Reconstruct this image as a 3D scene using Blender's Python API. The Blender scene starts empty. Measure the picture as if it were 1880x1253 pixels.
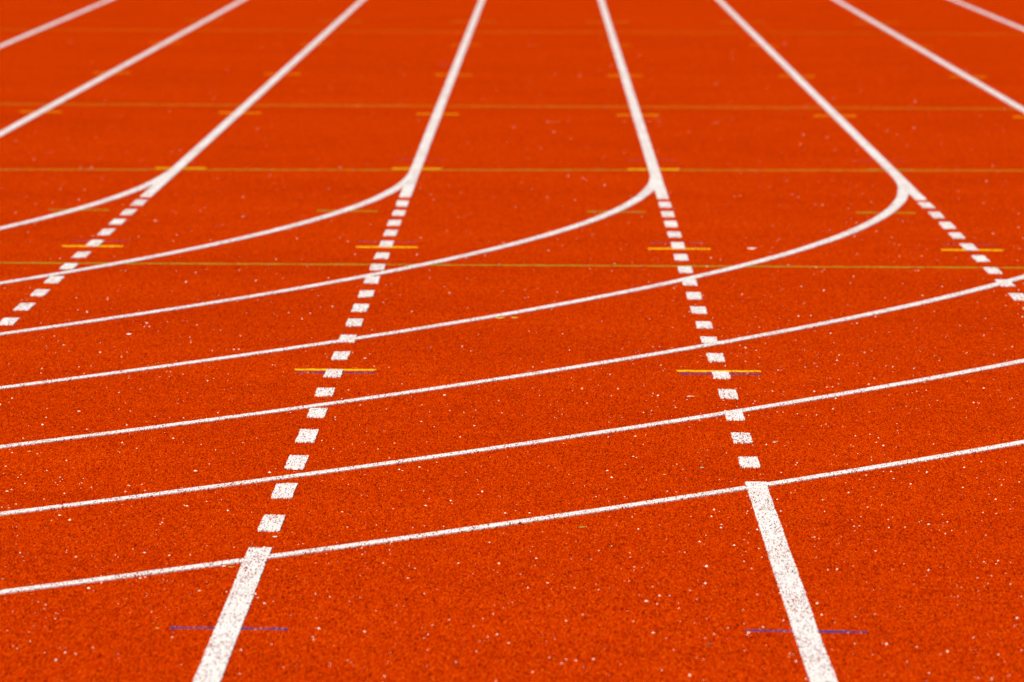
import bpy, bmesh, math, random
import numpy as np
from mathutils import Matrix, Vector

random.seed(11); rng = np.random.default_rng(11)
scene = bpy.context.scene
col = scene.collection
R = math.radians

# ------------------------------------------------------------------ survey of the place, in metres
# X across the track, Y along the straight (away from the camera), Z up.
LANE = 1.22                       # lane width
X0 = -4.3287                      # innermost lane line
LX = {n: X0 + LANE * n for n in range(9)}
HALF = 0.0268                     # half width of a painted line
TEX_STRETCH = 13.0

# bend: each lane line leaves its straight tangentially: radius, Y of the tangent point
CURVES = {0: (44.8, 45.4), 1: (45.5, 45.4), 2: (56.0, 45.95), 3: (48.5, 45.60), 4: (47.3, 45.50), 5: (46.4, 45.20),
          6: (47.3, 45.15), 7: (48.4, 45.10), 8: (50.2, 45.20)}
DASHES = {
  2: (42.11, [(41.07, 41.76), (40.05, 40.70), (39.08, 39.66), (38.06, 38.68), (37.03, 37.62), (36.04, 36.57), (35.07, 35.58), (34.01, 34.55), (33.06, 33.55), (32.07, 32.58), (31.12, 31.59), (30.13, 30.62), (29.14, 29.62)]),
  3: (42.23, [(41.13, 41.81), (40.14, 40.74), (39.14, 39.71), (38.14, 38.73), (37.11, 37.69), (36.10, 36.63), (35.15, 35.67), (34.11, 34.68), (33.11, 33.61), (32.11, 32.64), (31.15, 31.65), (30.18, 30.64), (29.18, 29.65), (28.24, 28.66), (27.29, 27.71), (26.30, 26.74), (25.22, 25.78), (24.16, 24.70), (23.10, 23.64), (22.01, 22.54)]),
  4: (42.20, [(41.17, 41.82), (40.18, 40.77), (39.15, 39.77), (38.15, 38.71), (37.08, 37.71), (36.09, 36.64), (35.07, 35.61), (34.10, 34.60), (33.08, 33.61), (32.10, 32.59), (31.15, 31.60), (30.23, 30.64), (29.19, 29.67), (28.28, 28.67), (27.28, 27.74), (26.28, 26.72), (25.30, 25.74), (24.32, 24.74)]),
  5: (42.24, [(41.28, 41.94), (40.19, 40.88), (39.13, 39.81), (38.17, 38.76), (37.09, 37.73), (36.13, 36.67), (35.15, 35.67), (34.17, 34.70), (33.14, 33.66), (32.15, 32.65), (31.15, 31.63)]),
}
NEAR = {3: 21.50, 4: 23.78}
# the painted lines splay a little towards the near end: (Y, offset in X)
DRIFT = {3: ([18, 20.9, 35.5], [-0.0168, -0.0168, 0.0]), 4: ([18.0, 19.3, 23.8, 28.3, 35.5], [0.022, 0.0165, 0.0112, 0.0106, 0.0])}
def lane_x(n, y):
    return LX[n] + (np.interp(y, *DRIFT[n]) if n in DRIFT else 0.0 * y)

# ------------------------------------------------------------------ helpers
def tag(o, label=None, cat=None, group=None, kind=None):
    if label: o['label'] = label
    if cat: o['category'] = cat
    if group: o['group'] = group
    if kind: o['kind'] = kind
    return o

def mesh_obj(name, verts, faces, mat, parent=None):
    me = bpy.data.meshes.new(name)
    me.from_pydata([tuple(map(float, v)) for v in verts], [], faces)
    me.materials.append(mat); me.update()
    o = bpy.data.objects.new(name, me); col.objects.link(o)
    if parent: o.parent = parent
    return o

def strip(name, left, right, top, mat, parent=None, bottom=-0.002):
    """a thin coat of paint as a closed slab between two matching edge polylines"""
    n = len(left)
    V = []
    for (lx, ly), (rx, ry) in zip(left, right):
        V += [(lx, ly, top), (rx, ry, top), (rx, ry, bottom), (lx, ly, bottom)]
    F = []
    for i in range(n - 1):
        a, b = 4 * i, 4 * i + 4
        F += [(a, a + 1, b + 1, b), (a + 1, a + 2, b + 2, b + 1), (a + 3, a, b, b + 3), (a + 2, a + 3, b + 3, b + 2)]
    F += [(0, 3, 2, 1), (4 * n - 4, 4 * n - 3, 4 * n - 2, 4 * n - 1)]
    me_o = mesh_obj(name, V, F, mat, parent)
    bm = bmesh.new(); bm.from_mesh(me_o.data)
    bmesh.ops.recalc_face_normals(bm, faces=bm.faces); bm.to_mesh(me_o.data); bm.free()
    return me_o

def wobble(n, amp, smooth=0.6):
    a = rng.normal(0, amp, n); b = np.zeros(n)
    for i in range(1, n): b[i] = b[i - 1] * 0.97 + rng.normal(0, amp * 0.10)
    return a * smooth + b

def straight(name, x, y0, y1, top, mat, parent=None, half=HALF, jit=0.0011, step=0.03):
    n = max(6, int((y1 - y0) / step)); n = min(n, 2600)
    ys = np.linspace(y0, y1, n)
    xs = x if not callable(x) else np.array([x(y) for y in ys])
    L = list(zip(xs - half + wobble(n, jit), ys)); Rr = list(zip(xs + half + wobble(n, jit), ys))
    # granular ends: the end edges are subdivided by a few millimetres of raggedness through the first rows
    return strip(name, L, Rr, top, mat, parent)

def block(name, x, y0, y1, top, mat, parent=None, half=HALF, jit=0.0009, endjit=0.009):
    """a short painted block with ragged edges: built across X so that its front and back edges are ragged too"""
    n = 24
    t = np.linspace(-1, 1, n)
    xs = x + t * half
    sk = rng.normal(0, endjit * 0.8)
    back = np.column_stack([xs, y1 + rng.normal(0, endjit, n) + sk * t])
    front = np.column_stack([xs, y0 + rng.normal(0, endjit, n) + sk * t])
    # ragged sides: intermediate rows
    m = 8
    V = []; F = []
    sl = rng.normal(0, jit, m); sr = rng.normal(0, jit, m)
    for j in range(m):
        w = j / (m - 1)
        for i in range(n):
            px = front[i, 0] * (1 - w) + back[i, 0] * w
            py = front[i, 1] * (1 - w) + back[i, 1] * w
            if i == 0: px += sl[j]
            if i == n - 1: px += sr[j]
            V.append((px, py, top))
    for j in range(m - 1):
        for i in range(n - 1):
            a = j * n + i
            F.append((a, a + 1, a + n + 1, a + n))
    ring = [i for i in range(n)] + [j * n + n - 1 for j in range(1, m)] + [(m - 1) * n + i for i in range(n - 2, -1, -1)] + [j * n for j in range(m - 2, 0, -1)]
    base = len(V)
    for k in ring: V.append((V[k][0], V[k][1], -0.002))
    for q in range(len(ring)):
        q2 = (q + 1) % len(ring)
        F.append((ring[q2], ring[q], base + q, base + q2))
    return mesh_obj(name, V, F, mat, parent)

def empty(name, loc):
    o = bpy.data.objects.new(name, None); o.location = loc; o.empty_display_size = 0.1
    col.objects.link(o); return o

# ------------------------------------------------------------------ materials
def new_mat(name):
    m = bpy.data.materials.new(name); m.use_nodes = True
    nt = m.node_tree; nt.nodes.clear()
    return m, nt

class NT:
    def __init__(s, nt): s.nt = nt
    def n(s, t, **k):
        nd = s.nt.nodes.new(t)
        for a, b in k.items():
            if a == 'inp':
                for i, v in b.items():
                    if isinstance(v, bpy.types.NodeSocket): s.nt.links.new(v, nd.inputs[i])
                    else: nd.inputs[i].default_value = v
            else: setattr(nd, a, b)
        return nd
    def mix(s, f, a, b, blend='MIX'):
        nd = s.n('ShaderNodeMix', data_type='RGBA', blend_type=blend)
        for i, v in ((0, f), (6, a), (7, b)):
            if isinstance(v, bpy.types.NodeSocket): s.nt.links.new(v, nd.inputs[i])
            else: nd.inputs[i].default_value = v
        return nd.outputs[2]
    def ramp(s, f, pts, interp='LINEAR'):
        nd = s.n('ShaderNodeValToRGB'); nd.color_ramp.interpolation = interp
        e = nd.color_ramp.elements
        while len(e) < len(pts): e.new(0.5)
        for el, (p, c) in zip(e, pts):
            el.position = p; el.color = c if len(c) == 4 else (*c, 1)
        s.nt.links.new(f, nd.inputs[0]); return nd.outputs[0]
    def math(s, op, a, b=0.0, clamp=False):
        nd = s.n('ShaderNodeMath', operation=op, use_clamp=clamp)
        for i, v in ((0, a), (1, b)):
            if isinstance(v, bpy.types.NodeSocket): s.nt.links.new(v, nd.inputs[i])
            else: nd.inputs[i].default_value = v
        return nd.outputs[0]

def granule_coords(N):
    """world-space granule grid: rubber crumb about 3 mm wide, combed along the running direction"""
    g = N.n('ShaderNodeNewGeometry')
    mp = N.n('ShaderNodeMapping'); mp.inputs['Scale'].default_value = (1.0, 1.0 / TEX_STRETCH, 1.0)
    N.nt.links.new(g.outputs['Position'], mp.inputs['Vector'])
    return g.outputs['Position'], mp.outputs['Vector']

def rubber_material():
    m, nt = new_mat('red_rubber_crumb'); N = NT(nt)
    pos, gv = granule_coords(N)
    v = N.n('ShaderNodeTexVoronoi', feature='F1', voronoi_dimensions='2D', inp={'Vector': gv, 'Scale': 450.0})
    sep = N.n('ShaderNodeSeparateColor'); nt.links.new(v.outputs['Color'], sep.inputs[0])
    # crumb colours: mostly orange red, a few paler orange; deep maroon also paints in the shade between crumbs
    base = N.ramp(sep.outputs[0], [(0.0, (0.13, 0.006, 0.0001)), (0.13, (0.26, 0.011, 0.0001)), (0.34, (0.43, 0.0235, 0.0001)),
                                   (0.70, (0.50, 0.0310, 0.0001)), (0.90, (0.56, 0.046, 0.0003)), (1.0, (0.64, 0.080, 0.0015))])
    # coarse clumps of crumb
    n1 = N.n('ShaderNodeTexNoise', inp={'Vector': gv, 'Scale': 170.0, 'Detail': 2.0})
    base = N.mix(0.32, base, N.ramp(n1.outputs[0], [(0.30, (0.62, 0.5, 0.5)), (0.5, (1, 1, 1)), (0.72, (1.12, 1.25, 1.2))]), 'MULTIPLY')
    # broad, faint wear and laying seams
    n2 = N.n('ShaderNodeTexNoise', inp={'Vector': pos, 'Scale': 0.55, 'Detail': 4.0, 'Roughness': 0.6})
    base = N.mix(0.6, base, N.ramp(n2.outputs[0], [(0.3, (0.89, 0.82, 0.9)), (0.7, (1.07, 1.18, 1.1))]), 'MULTIPLY')
    n3 = N.n('ShaderNodeTexNoise', inp={'Vector': pos, 'Scale': 5.0, 'Detail': 3.0, 'Roughness': 0.6})
    base = N.mix(0.5, base, N.ramp(n3.outputs[0], [(0.3, (0.90, 0.86, 0.9)), (0.7, (1.08, 1.12, 1.1))]), 'MULTIPLY')
    hgt = N.math('SUBTRACT', 1.0, v.outputs['Distance'])
    hgt = N.math('ADD', hgt, sep.outputs[1])
    bmp = N.n('ShaderNodeBump', inp={'Height': hgt, 'Strength': 0.5, 'Distance': 0.0013})
    b = N.n('ShaderNodeBsdfPrincipled', inp={'Base Color': base, 'Roughness': 0.95, 'Specular IOR Level': 0.0, 'Normal': bmp.outputs[0]})
    o = N.n('ShaderNodeOutputMaterial'); nt.links.new(b.outputs[0], o.inputs[0])
    return m

def paint_material(name, colour, gap=0.10, var=0.10, scale=430.0, gapcol=(0.20, 0.016, 0.006)):
    """paint sprayed over crumb: bare spots between the granules stay unpainted"""
    m, nt = new_mat(name); N = NT(nt)
    pos, gv = granule_coords(N)
    v = N.n('ShaderNodeTexVoronoi', feature='F1', voronoi_dimensions='2D', inp={'Vector': gv, 'Scale': scale})
    sep = N.n('ShaderNodeSeparateColor'); nt.links.new(v.outputs['Color'], sep.inputs[0])
    c1 = tuple(c * (1 - var) for c in colour)
    paint = N.ramp(sep.outputs[1], [(0.0, c1), (0.5, colour), (1.0, tuple(min(1, c * (1 + var * 0.4)) for c in colour))])
    n1 = N.n('ShaderNodeTexNoise', inp={'Vector': gv, 'Scale': 14.0, 'Detail': 3.0})
    # uneven coat: more bare crumb in some patches
    th = N.math('MULTIPLY', N.math('ADD', n1.outputs[0], -0.18), gap * 3.1)
    n2 = N.n('ShaderNodeTexNoise', inp={'Vector': pos, 'Scale': 1.7, 'Detail': 4.0, 'Roughness': 0.6})
    paint = N.mix(0.8, paint, N.ramp(n2.outputs[0], [(0.30, (0.90, 0.87, 0.84)), (0.52, (1.0, 1.0, 1.0))]), 'MULTIPLY')
    bare = N.math('LESS_THAN', sep.outputs[0], th)
    bc = N.ramp(sep.outputs[2], [(0.0, (0.035, 0.012, 0.008)), (0.35, gapcol), (0.7, (0.42, 0.05, 0.02)), (1.0, (0.55, 0.30, 0.22))])
    base = N.mix(bare, paint, bc)
    hgt = N.math('ADD', N.math('SUBTRACT', 1.0, v.outputs['Distance']), sep.outputs[1])
    bmp = N.n('ShaderNodeBump', inp={'Height': hgt, 'Strength': 0.16, 'Distance': 0.0014})
    b = N.n('ShaderNodeBsdfPrincipled', inp={'Base Color': base, 'Roughness': 0.85, 'Specular IOR Level': 0.05, 'Normal': bmp.outputs[0]})
    o = N.n('ShaderNodeOutputMaterial'); nt.links.new(b.outputs[0], o.inputs[0])
    return m

def plain(name, colour, rough=0.8, scale=600.0, var=0.3):
    m, nt = new_mat(name); N = NT(nt)
    g = N.n('ShaderNodeNewGeometry')
    n1 = N.n('ShaderNodeTexNoise', inp={'Vector': g.outputs['Position'], 'Scale': scale, 'Detail': 3.0})
    base = N.ramp(n1.outputs[0], [(0.3, tuple(c * (1 - var) for c in colour)), (0.7, tuple(min(1, c * (1 + var)) for c in colour))])
    b = N.n('ShaderNodeBsdfPrincipled', inp={'Base Color': base, 'Roughness': rough, 'Specular IOR Level': 0.2})
    o = N.n('ShaderNodeOutputMaterial'); nt.links.new(b.outputs[0], o.inputs[0])
    return m

M_RUB = rubber_material()
M_WHITE = paint_material('white_line_paint', (0.705, 0.68, 0.635), gap=0.175, var=0.18, scale=500.0, gapcol=(0.30, 0.030, 0.012))
M_YEL = paint_material('yellow_tick_paint', (0.74, 0.445, 0.002), gap=0.04)
M_OLV = paint_material('olive_line_paint', (0.225, 0.215, 0.004), gap=0.13)
M_BLU = paint_material('blue_tick_paint', (0.030, 0.036, 0.155), gap=0.25)
M_PUR = paint_material('purple_tick_paint', (0.10, 0.027, 0.12), gap=0.34)
M_GRASS = plain('grass_green', (0.05, 0.10, 0.025), 0.9, 40.0, 0.4)
M_GRIT = plain('pale_grit', (0.74, 0.62, 0.48), 0.6, 900.0, 0.12)
M_LEAFG = plain('leaf_green', (0.152, 0.182, 0.023)); M_LEAFY = plain('leaf_yellow', (0.471, 0.289, 0.038))
M_BROWN = plain('bark_brown', (0.122, 0.061, 0.023)); M_FLAKE = plain('paint_flake', (0.82, 0.72, 0.62), var=0.1)
M_GREY = plain('dry_leaf_grey', (0.228, 0.205, 0.137))

# ------------------------------------------------------------------ setting
def sheet(name, x0, x1, y0, y1, z, mat):
    return mesh_obj(name, [(x0, y0, z), (x1, y0, z), (x1, y1, z), (x0, y1, z)], [(0, 1, 2, 3)], mat)
g = sheet('ground', -900, 900, -900, 1800, -0.03, M_GRASS); tag(g, 'green grass ground around the running track', 'ground', kind='structure')
t = sheet('running_track', -60, 30, -20, 230, 0.0, M_RUB); tag(t, 'orange red rubber running track surface', 'running track', kind='structure')

# ------------------------------------------------------------------ straight lane lines (far part) and the dashed run through the bend
Z_T, Z_X, Z_C, Z_S, Z_D = 0.0020, 0.0016, 0.0026, 0.0031, 0.0031
far_label = {
 0: 'blurred pale white lane line cutting off the top left corner of the picture',
 1: 'white lane line without a fork, reaching the left picture edge beside the corner line',
 2: 'solid white lane line rising from the leftmost fork',
 3: 'solid white lane line rising from the second fork from the left and leaning slightly right',
 4: 'solid white lane line rising from the third fork from the left and leaning slightly left',
 5: 'solid white lane line rising from the rightmost fork',
 6: 'white lane line without a fork, reaching the right picture edge beside the corner line',
 7: 'blurred pale white lane line cutting off the top right corner of the picture',
}
FAR = {}
for n in range(8):
    y0 = DASHES[n][0] if n in DASHES else 43.4
    if n == 0:
        x = lambda y: LX[0] - 0.018 - 0.0046 * (y - 71.0)
    else: x = (lambda y, n=n: lane_x(n, y) + (0.012 if n in (1, 7) else 0.0))
    o = straight('straight_lane_line', x, y0, 150.0, Z_S, M_WHITE, step=0.045)
    tag(o, far_label[n], 'lane line', 'straight white lane lines')
    FAR[n] = o
for n, (e, L) in DASHES.items():
    r = empty('dashed_lane_line', (LX[n], L[-1][0], 0.0))
    tag(r, {2: 'short dashed white line running from the leftmost fork to the left picture edge',
            3: 'dashed white line from the second fork down to the left foreground line',
            4: 'dashed white line from the third fork down to the right foreground line',
            5: 'short dashed white line running from the rightmost fork to the right picture edge'}[n], 'dashed line', 'dashed white lane lines')
    for (a, b) in L:
        m_ = 0.026 * ((a + b) / 70.0) ** 2; a += m_; b -= m_
        d = block('dash', lane_x(n, (a + b) / 2) - LX[n] + rng.normal(0, 0.0010), a - L[-1][0], b - L[-1][0], Z_D, M_WHITE, r, half=HALF * rng.uniform(0.99, 1.04))
for n, y1 in NEAR.items():
    o = straight('foreground_lane_line', (lambda y, n=n: lane_x(n, y)), 6.0, y1, Z_S, M_WHITE, half=HALF + 0.0008, step=0.02)
    tag(o, {3: 'broad solid white line in the left foreground, leaning right', 4: 'broad solid white line in the right foreground, leaning left'}[n],
        'lane line', 'solid white foreground lines')

# ------------------------------------------------------------------ curved lane lines of the bend
curve_label = {
 2: 'shortest curved white line, bending from the leftmost fork to the left picture edge',
 3: 'curved white line from the second fork, crossing only the leftmost dashed line',
 4: 'curved white line from the third fork, crossing the second dashed line from the left',
 5: 'long curved white line from the rightmost fork, crossing both middle dashed lines',
 6: 'curved white line from edge to edge, crossing the end of the rightmost dashed line',
 7: 'curved white line from edge to edge, next behind the nearest one',
 8: 'nearest curved white line, passing the tops of both foreground lines',
}
BLEND = {}
for n, (Rn, Yt) in CURVES.items():
    xc = LX[n] - Rn
    a0, a1 = -0.004, R(62)
    # fine steps where the camera stands close
    th = np.concatenate([np.arange(a0, R(40), 0.016 / Rn), np.arange(R(40), a1, 0.25 / Rn)])
    k = len(th)
    j1, j2 = wobble(k, 0.0016), wobble(k, 0.0016)
    hw = HALF - 0.0012
    L = [(xc + (Rn - hw + e) * math.cos(t), Yt - (Rn - hw + e) * math.sin(t)) for t, e in zip(th, j1)]
    Q = [(xc + (Rn + hw + e) * math.cos(t), Yt - (Rn + hw + e) * math.sin(t)) for t, e in zip(th, j2)]
    o = strip('curved_lane_line', L, Q, Z_C + 0.00004 * n, M_WHITE)
    if n in curve_label: tag(o, curve_label[n], 'curved line', 'curved white lane lines')
    else: o.name = o.data.name = 'curved_stretch'; o.parent = FAR[n]      # the unforked line's own way round the bend

# ------------------------------------------------------------------ coloured cross lines and ticks
def cross(name, pts, width, mat, label, top=0.0016):
    xs = np.linspace(-9.0, 9.5, 640)
    px, py = zip(*pts)
    s = np.polyfit(px, py, 1)
    ys = np.polyval(s, xs)
    n = len(xs)
    L = list(zip(xs, ys + width / 2 + rng.normal(0, 0.008, n)))
    Q = list(zip(xs, ys - width / 2 + rng.normal(0, 0.008, n)))
    o = strip(name, L, Q, top, mat)
    return tag(o, label, 'cross line', 'thin cross lines over all lanes')
cross('cross_line', [(-2.18, 35.62), (1.91, 35.67)], 0.050, M_OLV, 'thin olive cross line just in front of the yellow ticks, nearest of the cross lines')
cross('cross_line', [(-2.78, 45.38), (-0.18, 45.70), (2.46, 45.99)], 0.055, M_OLV, 'thin olive cross line running just behind the four forks')
cross('cross_line', [(-3.44, 56.19), (3.01, 56.32)], 0.048, M_OLV, 'blurred olive cross line beyond the forks, third from the front')
cross('cross_line', [(-4.25, 76.98), (3.29, 77.3)], 0.035, M_OLV, 'faintest blurred olive cross line near the top of the picture', 0.0010)

which = {1: 'left unforked line', 2: 'leftmost forked line', 3: 'second forked line',
         4: 'third forked line', 5: 'rightmost forked line', 6: 'right unforked line'}
TICKS = [
 ('blue_tick', M_BLU, 0.034, 0.0013, 'blue tick across the solid foreground part of the %s', 'blue foreground ticks',
  [(3, -0.811, -0.557, 19.33), (4, 0.440, 0.700, 19.34)]),
 ('yellow_tick', M_YEL, 0.044, Z_T, 'bright yellow tick, edged with purple, on dashes of the %s', 'yellow ticks with a purple edge',
  [(3, -0.804, -0.546, 28.66), (4, 0.425, 0.691, 28.70)]),
 ('purple_tick', M_PUR, 0.055, Z_T - 0.0006, 'purple tick touching the near side of a yellow tick on the %s', 'purple ticks under yellow ones',
  [(3, -0.797, -0.545, 28.52), (4, 0.432, 0.686, 28.55)]),
 ('yellow_tick', M_YEL, 0.055, Z_T, 'yellow tick between near cross line and fork on the %s', 'yellow ticks on the dashes below the forks',
  [(2, -2.010, -1.760, 37.08), (3, -0.790, -0.534, 37.14), (4, 0.425, 0.683, 37.13), (5, 1.647, 1.904, 37.16)]),
 ('purple_tick', M_PUR, 0.020, 0.0007, 'faint worn purple tick just behind a yellow tick on the %s', 'faint purple ticks on the dashes',
  [(2, -2.003, -1.756, 37.58), (3, -0.793, -0.541, 37.64), (4, 0.436, 0.677, 37.68), (5, 1.670, 1.908, 37.68)]),
 ('olive_tick', M_OLV, 0.055, Z_T, 'dull olive tick under the curve leaving the %s', 'olive ticks under the curved lines',
  [(2, -2.263, -1.990, 40.61), (3, -1.043, -0.771, 40.65), (4, 0.184, 0.453, 40.72), (5, 1.410, 1.683, 40.78)]),
 ('yellow_tick', M_YEL, 0.055, Z_T, 'yellow tick on the cross line just behind the fork of the %s', 'yellow ticks behind the forks',
  [(2, -1.999, -1.744, 45.70), (3, -0.790, -0.537, 45.80), (4, 0.421, 0.679, 45.88)]),
 ('olive_tick', M_OLV, 0.055, Z_T, 'dull olive tick on the cross line just behind the fork of the %s', None,
  [(5, 1.643, 1.897, 45.97)]),
 ('purple_tick', M_PUR, 0.018, 0.0006, 'very faint purple tick a little behind the fork of the %s', 'faint purple ticks behind the forks',
  [(3, -0.790, -0.537, 47.07), (4, 0.421, 0.679, 47.18), (5, 1.643, 1.897, 47.3)]),
 ('yellow_tick', M_YEL, 0.038, 0.0016, 'soft yellow tick in front of the third cross line on the %s', 'soft yellow ticks before the third cross line',
  [(1, -3.225, -2.971, 54.66), (2, -2.010, -1.751, 54.69), (3, -0.796, -0.539, 54.66), (4, 0.427, 0.684, 54.66), (5, 1.638, 1.896, 54.71), (6, 2.858, 3.117, 54.70)]),
 ('yellow_tick', M_YEL, 0.034, 0.0015, 'blurred yellow tick behind the third cross line on the %s', 'blurred yellow ticks behind the third cross line',
  [(1, -3.220, -2.963, 63.49), (2, -2.000, -1.754, 63.44), (3, -0.790, -0.535, 63.47), (4, 0.429, 0.681, 63.50), (5, 1.654, 1.904, 63.60), (6, 2.875, 3.130, 63.70)]),
 ('purple_tick', M_PUR, 0.035, 0.0014, 'short blurred purple tick beside the far part of the %s', None,
  [(3, -0.804, -0.680, 66.20)]),
 ('yellow_tick', M_YEL, 0.022, 0.0010, 'faint blurred yellow tick in front of the farthest cross line on the %s', 'faint yellow ticks before the farthest cross line',
  [(1, -3.225, -2.965, 72.48), (2, -2.005, -1.751, 72.48), (3, -0.793, -0.541, 72.48), (4, 0.449, 0.688, 72.57), (5, 1.647, 1.891, 72.57), (6, 2.876, 3.143, 72.57)]),
 ('olive_tick', M_OLV, 0.050, 0.0015, 'farthest and faintest tick, at the top of the %s', 'farthest ticks near the top',
  [(1, -3.291, -2.948, 81.27), (2, -2.089, -1.681, 81.12), (3, -0.870, -0.465, 81.31), (4, 0.358, 0.746, 81.43), (5, 1.576, 1.991, 81.58), (6, 2.797, 3.208, 81.54)]),
]
for name, mat, w, z, lab, grp, items in TICKS:
    for (n, xa, xb, yc) in items:
        o = block(name, (xa + xb) / 2, yc - w / 2, yc + w / 2, z, mat, half=(xb - xa) / 2, endjit=0.006, jit=0.002)
        tag(o, lab % which[n], 'tick mark', grp)

# ------------------------------------------------------------------ pale grit scattered on the rubber: nobody could count it
def grit():
    V = []; F = []
    P = []
    dens = 60.0
    ymin, ymax = 17.0, 75.0
    N = 0
    hot = [(rng.uniform(-4, 4), rng.uniform(17, 60), rng.uniform(0.25, 0.7)) for _ in range(60)]
    for _ in range(90000):
        y = ymin + (ymax - ymin) * rng.random()
        x = rng.uniform(-6, 6)
        if abs(x + 0.1) > 0.062 * y + 0.6: continue
        keep = 0.40
        for hx, hy, hr in hot:
            d = ((x - hx) / hr) ** 2 + ((y - hy) / (hr * 5)) ** 2
            if d < 1: keep += 0.16 * (1 - d)
        keep += 0.16 * max(0, min(1, (x + 0.6) / 1.4))
        keep *= min(1.0, (23.5 / y)) ** 3.0
        if rng.random() < keep:
            r = float(np.clip(rng.lognormal(math.log(0.00106), 0.56), 0.0005, 0.0033))
            P.append((x, y, r))
    for x, y, r in P:
        b = len(V); a = rng.random() * 6.28
        rx, ry, rz = r * rng.uniform(0.8, 1.5), r * rng.uniform(0.8, 1.5), r * rng.uniform(0.7, 1.1)
        ca, sa = math.cos(a), math.sin(a)
        z0 = 0.0008 + rz * 0.6
        for px, py, pz in ((rx, 0, 0), (0, ry, 0), (-rx, 0, 0), (0, -ry, 0), (0, 0, rz), (0, 0, -rz)):
            q = rng.uniform(0.8, 1.2)
            V.append((x + (px * ca - py * sa) * q, y + (px * sa + py * ca) * q, z0 + pz * q))
        for i in range(4):
            F.append((b + i, b + (i + 1) % 4, b + 4)); F.append((b + (i + 1) % 4, b + i, b + 5))
    o = mesh_obj('white_grit', V, F, M_GRIT)
    tag(o, 'scattered pale grit grains lying all over the red rubber track', 'grit', kind='stuff')
grit()

# ------------------------------------------------------------------ small litter lying on the track
def leaf(name, x, y, length, width, rot, mat, label, curl=0.35, cat='leaf'):
    """a small curled leaf piece: a pointed blade with a midrib fold and real thickness"""
    n = 9; V = []; F = []
    c, s = math.cos(rot), math.sin(rot)
    th = 0.0005
    for k in range(n):
        t = k / (n - 1); u = (t - 0.5) * length
        w = width / 2 * (math.sin(math.pi * min(1, t * 0.92 + 0.06)) ** 0.8) * (1 + rng.normal(0, 0.06))
        lift = 0.001 + curl * length * (abs(t - 0.45) ** 2) + 0.15 * width
        for sgn in (-1, 0, 1):
            v = sgn * w
            z = lift + (abs(sgn) * w * 0.30) + 0.32 * (v + width / 2) + rng.normal(0, 0.00015)
            V.append((x + u * c - v * s, y + u * s + v * c, z + th)); V.append((x + u * c - v * s, y + u * s + v * c, z))
    def idx(k, sgn, lo): return (k * 3 + sgn + 1) * 2 + lo
    for k in range(n - 1):
        for sgn in (-1, 0):
            F.append((idx(k, sgn, 0), idx(k + 1, sgn, 0), idx(k + 1, sgn + 1, 0), idx(k, sgn + 1, 0)))
            F.append((idx(k, sgn, 1), idx(k, sgn + 1, 1), idx(k + 1, sgn + 1, 1), idx(k + 1, sgn, 1)))
        for sgn in (-1, 1):
            F.append((idx(k, sgn, 0), idx(k, sgn, 1), idx(k + 1, sgn, 1), idx(k + 1, sgn, 0)))
    for k in (0, n - 1):
        for sgn in (-1, 0): F.append((idx(k, sgn, 0), idx(k, sgn + 1, 0), idx(k, sgn + 1, 1), idx(k, sgn, 1)))
    o = mesh_obj(name, V, F, mat); tag(o, label, cat); return o

leaf('leaf_fragment', 0.093, 22.17, 0.017, 0.007, 0.1, M_LEAFG, 'tiny green leaf scrap on the red track just below the nearest curved line')
leaf('leaf_fragment', 0.428, 24.27, 0.012, 0.008, -0.2, M_GREY, 'tiny grey green leaf scrap to the left of the lowest right dash')
leaf('leaf_fragment', 0.429, 24.52, 0.009, 0.006, 0.4, M_LEAFG, 'dark green leaf crumb just behind the grey green scrap')
leaf('leaf_fragment', 0.323, 24.02, 0.010, 0.004, 0.3, M_LEAFY, 'yellowish leaf crumb left of the grey green scrap')
leaf('leaf_fragment', 0.655, 25.33, 0.015, 0.007, -0.15, M_GREY, 'brown grey leaf scrap to the right of the right hand dashes')
leaf('leaf_fragment', -0.838, 19.30, 0.010, 0.004, -0.6, M_LEAFY, 'yellowish dry leaf scrap left of the left blue tick')
leaf('leaf_fragment', -0.851, 19.42, 0.005, 0.003, 0.8, M_LEAFY, 'small yellow crumb beside the dry leaf scrap')
leaf('straw_piece', -0.735, 20.93, 0.017, 0.0025, 0.05, M_LEAFY, 'thin yellow straw bit left of the left foreground line', cat='straw')
leaf('straw_piece', -0.754, 20.95, 0.010, 0.003, 0.2, M_FLAKE, 'pale straw bit beside the thin yellow one', cat='straw')
leaf('paint_flake', -0.162, 31.68, 0.034, 0.010, 0.1, M_LEAFY, 'yellowish flake under the long curve, left one of two', cat='flake')
leaf('paint_flake', -0.110, 31.71, 0.026, 0.009, -0.1, M_LEAFY, 'thinner yellowish flake under the long curve, right one of two', cat='flake')
leaf('paint_flake', 0.855, 37.10, 0.036, 0.008, -0.12, M_FLAKE, 'long pale flake to the right of a yellow tick above the long curve', cat='flake')
leaf('paint_flake', -1.427, 30.56, 0.018, 0.007, 0.5, M_FLAKE, 'pale slanting flake near the left edge between two curved lines', cat='flake')
leaf('paint_flake', -1.386, 26.51, 0.009, 0.004, 0.1, M_FLAKE, 'small pale flake near left edge, third red band from the front', cat='flake')
leaf('paint_flake', -1.434, 24.78, 0.010, 0.004, 0.0, M_LEAFY, 'small straw coloured flake near left edge, second red band from the front', cat='flake')
leaf('paint_flake', -0.660, 21.83, 0.012, 0.0035, 0.1, M_FLAKE, 'thin pale flake near the left foreground line, just above the nearest curve', cat='flake')
leaf('paint_flake', -0.592, 29.25, 0.012, 0.004, 0.9, M_FLAKE, 'pale slanting flake right of the dash behind the left purple tick', cat='flake')
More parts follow.
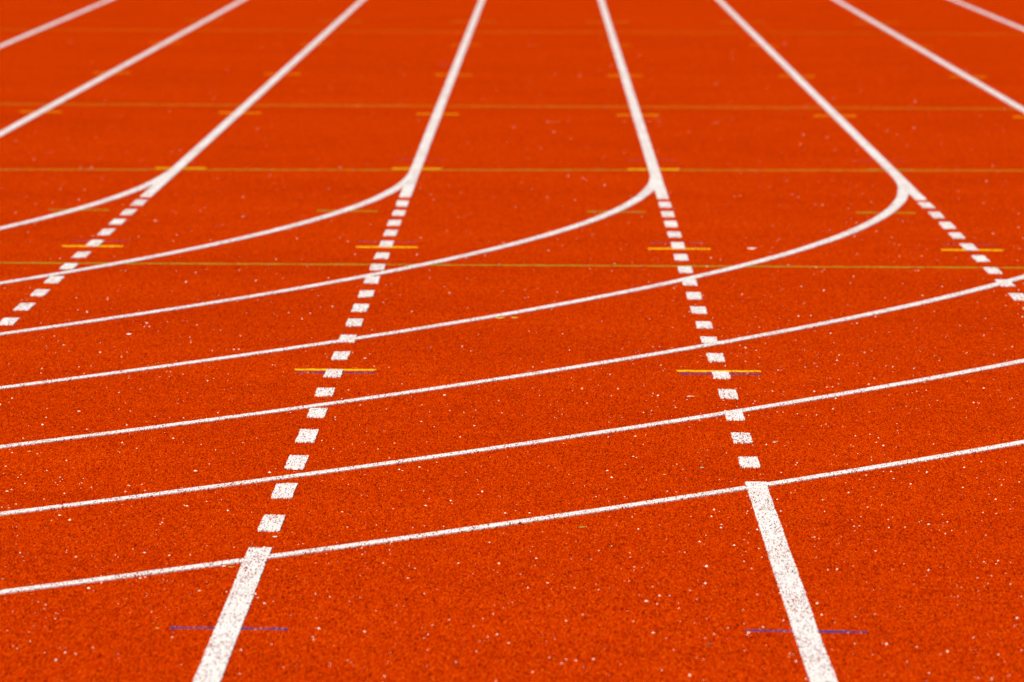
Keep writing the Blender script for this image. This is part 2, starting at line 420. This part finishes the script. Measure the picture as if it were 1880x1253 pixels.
leaf('paint_flake', 0.447, 27.39, 0.024, 0.002, 0.05, M_FLAKE, 'long thin pale scrap left of the right hand dashes', cat='flake', curl=0.02)

def twig(x, y, label):
    pts = [(-0.008, 0.0, 0.002), (-0.003, 0.001, 0.0042), (0.002, 0.0, 0.0045), (0.007, -0.002, 0.0025)]
    V = []; F = []; m = 7
    for k, (a, b, c) in enumerate(pts):
        r = (0.0012, 0.0019, 0.0017, 0.0008)[k]
        for i in range(m):
            an = 2 * math.pi * i / m
            V.append((x + a, y + b + r * math.cos(an), c + r * math.sin(an)))
    for k in range(len(pts) - 1):
        for i in range(m):
            F.append((k * m + i, k * m + (i + 1) % m, (k + 1) * m + (i + 1) % m, (k + 1) * m + i))
    F.append(tuple(range(m))[::-1]); F.append(tuple(range((len(pts) - 1) * m, len(pts) * m)))
    o = mesh_obj('twig', V, F, M_BROWN); tag(o, label, 'twig')
twig(0.353, 18.99, 'small brown twig bit left of the right blue tick, with a dark shadow')

# ------------------------------------------------------------------ light
SUN_EL, SUN_AZ = R(41), R(197)          # azimuth measured clockwise from +Y: behind the camera, to the left
w = bpy.data.worlds.new('World'); scene.world = w; w.use_nodes = True
nt = w.node_tree
bg = nt.nodes.get('Background') or nt.nodes.new('ShaderNodeBackground')
sky = nt.nodes.new('ShaderNodeTexSky'); sky.sky_type = 'NISHITA'; sky.sun_disc = False
sky.sun_elevation = SUN_EL; sky.sun_rotation = SUN_AZ
nt.links.new(sky.outputs[0], bg.inputs[0]); bg.inputs[1].default_value = 0.07
sd = bpy.data.lights.new('sun', 'SUN'); sd.energy = 5.0; sd.angle = R(0.53); sd.color = (1.0, 0.94, 0.86)
so = bpy.data.objects.new('sun', sd); col.objects.link(so)
dv = Vector((math.sin(SUN_AZ) * math.cos(SUN_EL), math.cos(SUN_AZ) * math.cos(SUN_EL), math.sin(SUN_EL)))
so.rotation_euler = (-dv).to_track_quat('-Z', 'Y').to_euler(); so.location = dv * 50

# ------------------------------------------------------------------ camera
th, yaw, roll = 0.057037, -0.003755, 0.005314
fw = Vector((math.sin(yaw) * math.cos(th), math.cos(yaw) * math.cos(th), -math.sin(th)))
rt = Vector((math.cos(yaw), -math.sin(yaw), 0)); up = rt.cross(fw)
rr = rt * math.cos(roll) + up * math.sin(roll); uu = -rt * math.sin(roll) + up * math.cos(roll)
cd = bpy.data.cameras.new('camera'); cam = bpy.data.objects.new('camera', cd); col.objects.link(cam)
cam.matrix_world = Matrix(((rr.x, uu.x, -fw.x, 0.0), (rr.y, uu.y, -fw.y, 0.0), (rr.z, uu.z, -fw.z, 1.7328), (0, 0, 0, 1)))
cd.sensor_width = 36.0; cd.lens = 314.10; cd.clip_start = 0.1; cd.clip_end = 4000
cd.dof.use_dof = True; cd.dof.focus_distance = 24.6; cd.dof.aperture_fstop = 12.5; cd.dof.aperture_blades = 0
scene.camera = cam

scene.render.engine = 'CYCLES'
scene.cycles.use_denoising = True
scene.render.resolution_x, scene.render.resolution_y = 1024, 682
scene.view_settings.view_transform = 'Standard'; scene.view_settings.look = 'None'
scene.view_settings.exposure = 0.38; scene.view_settings.gamma = 1.0
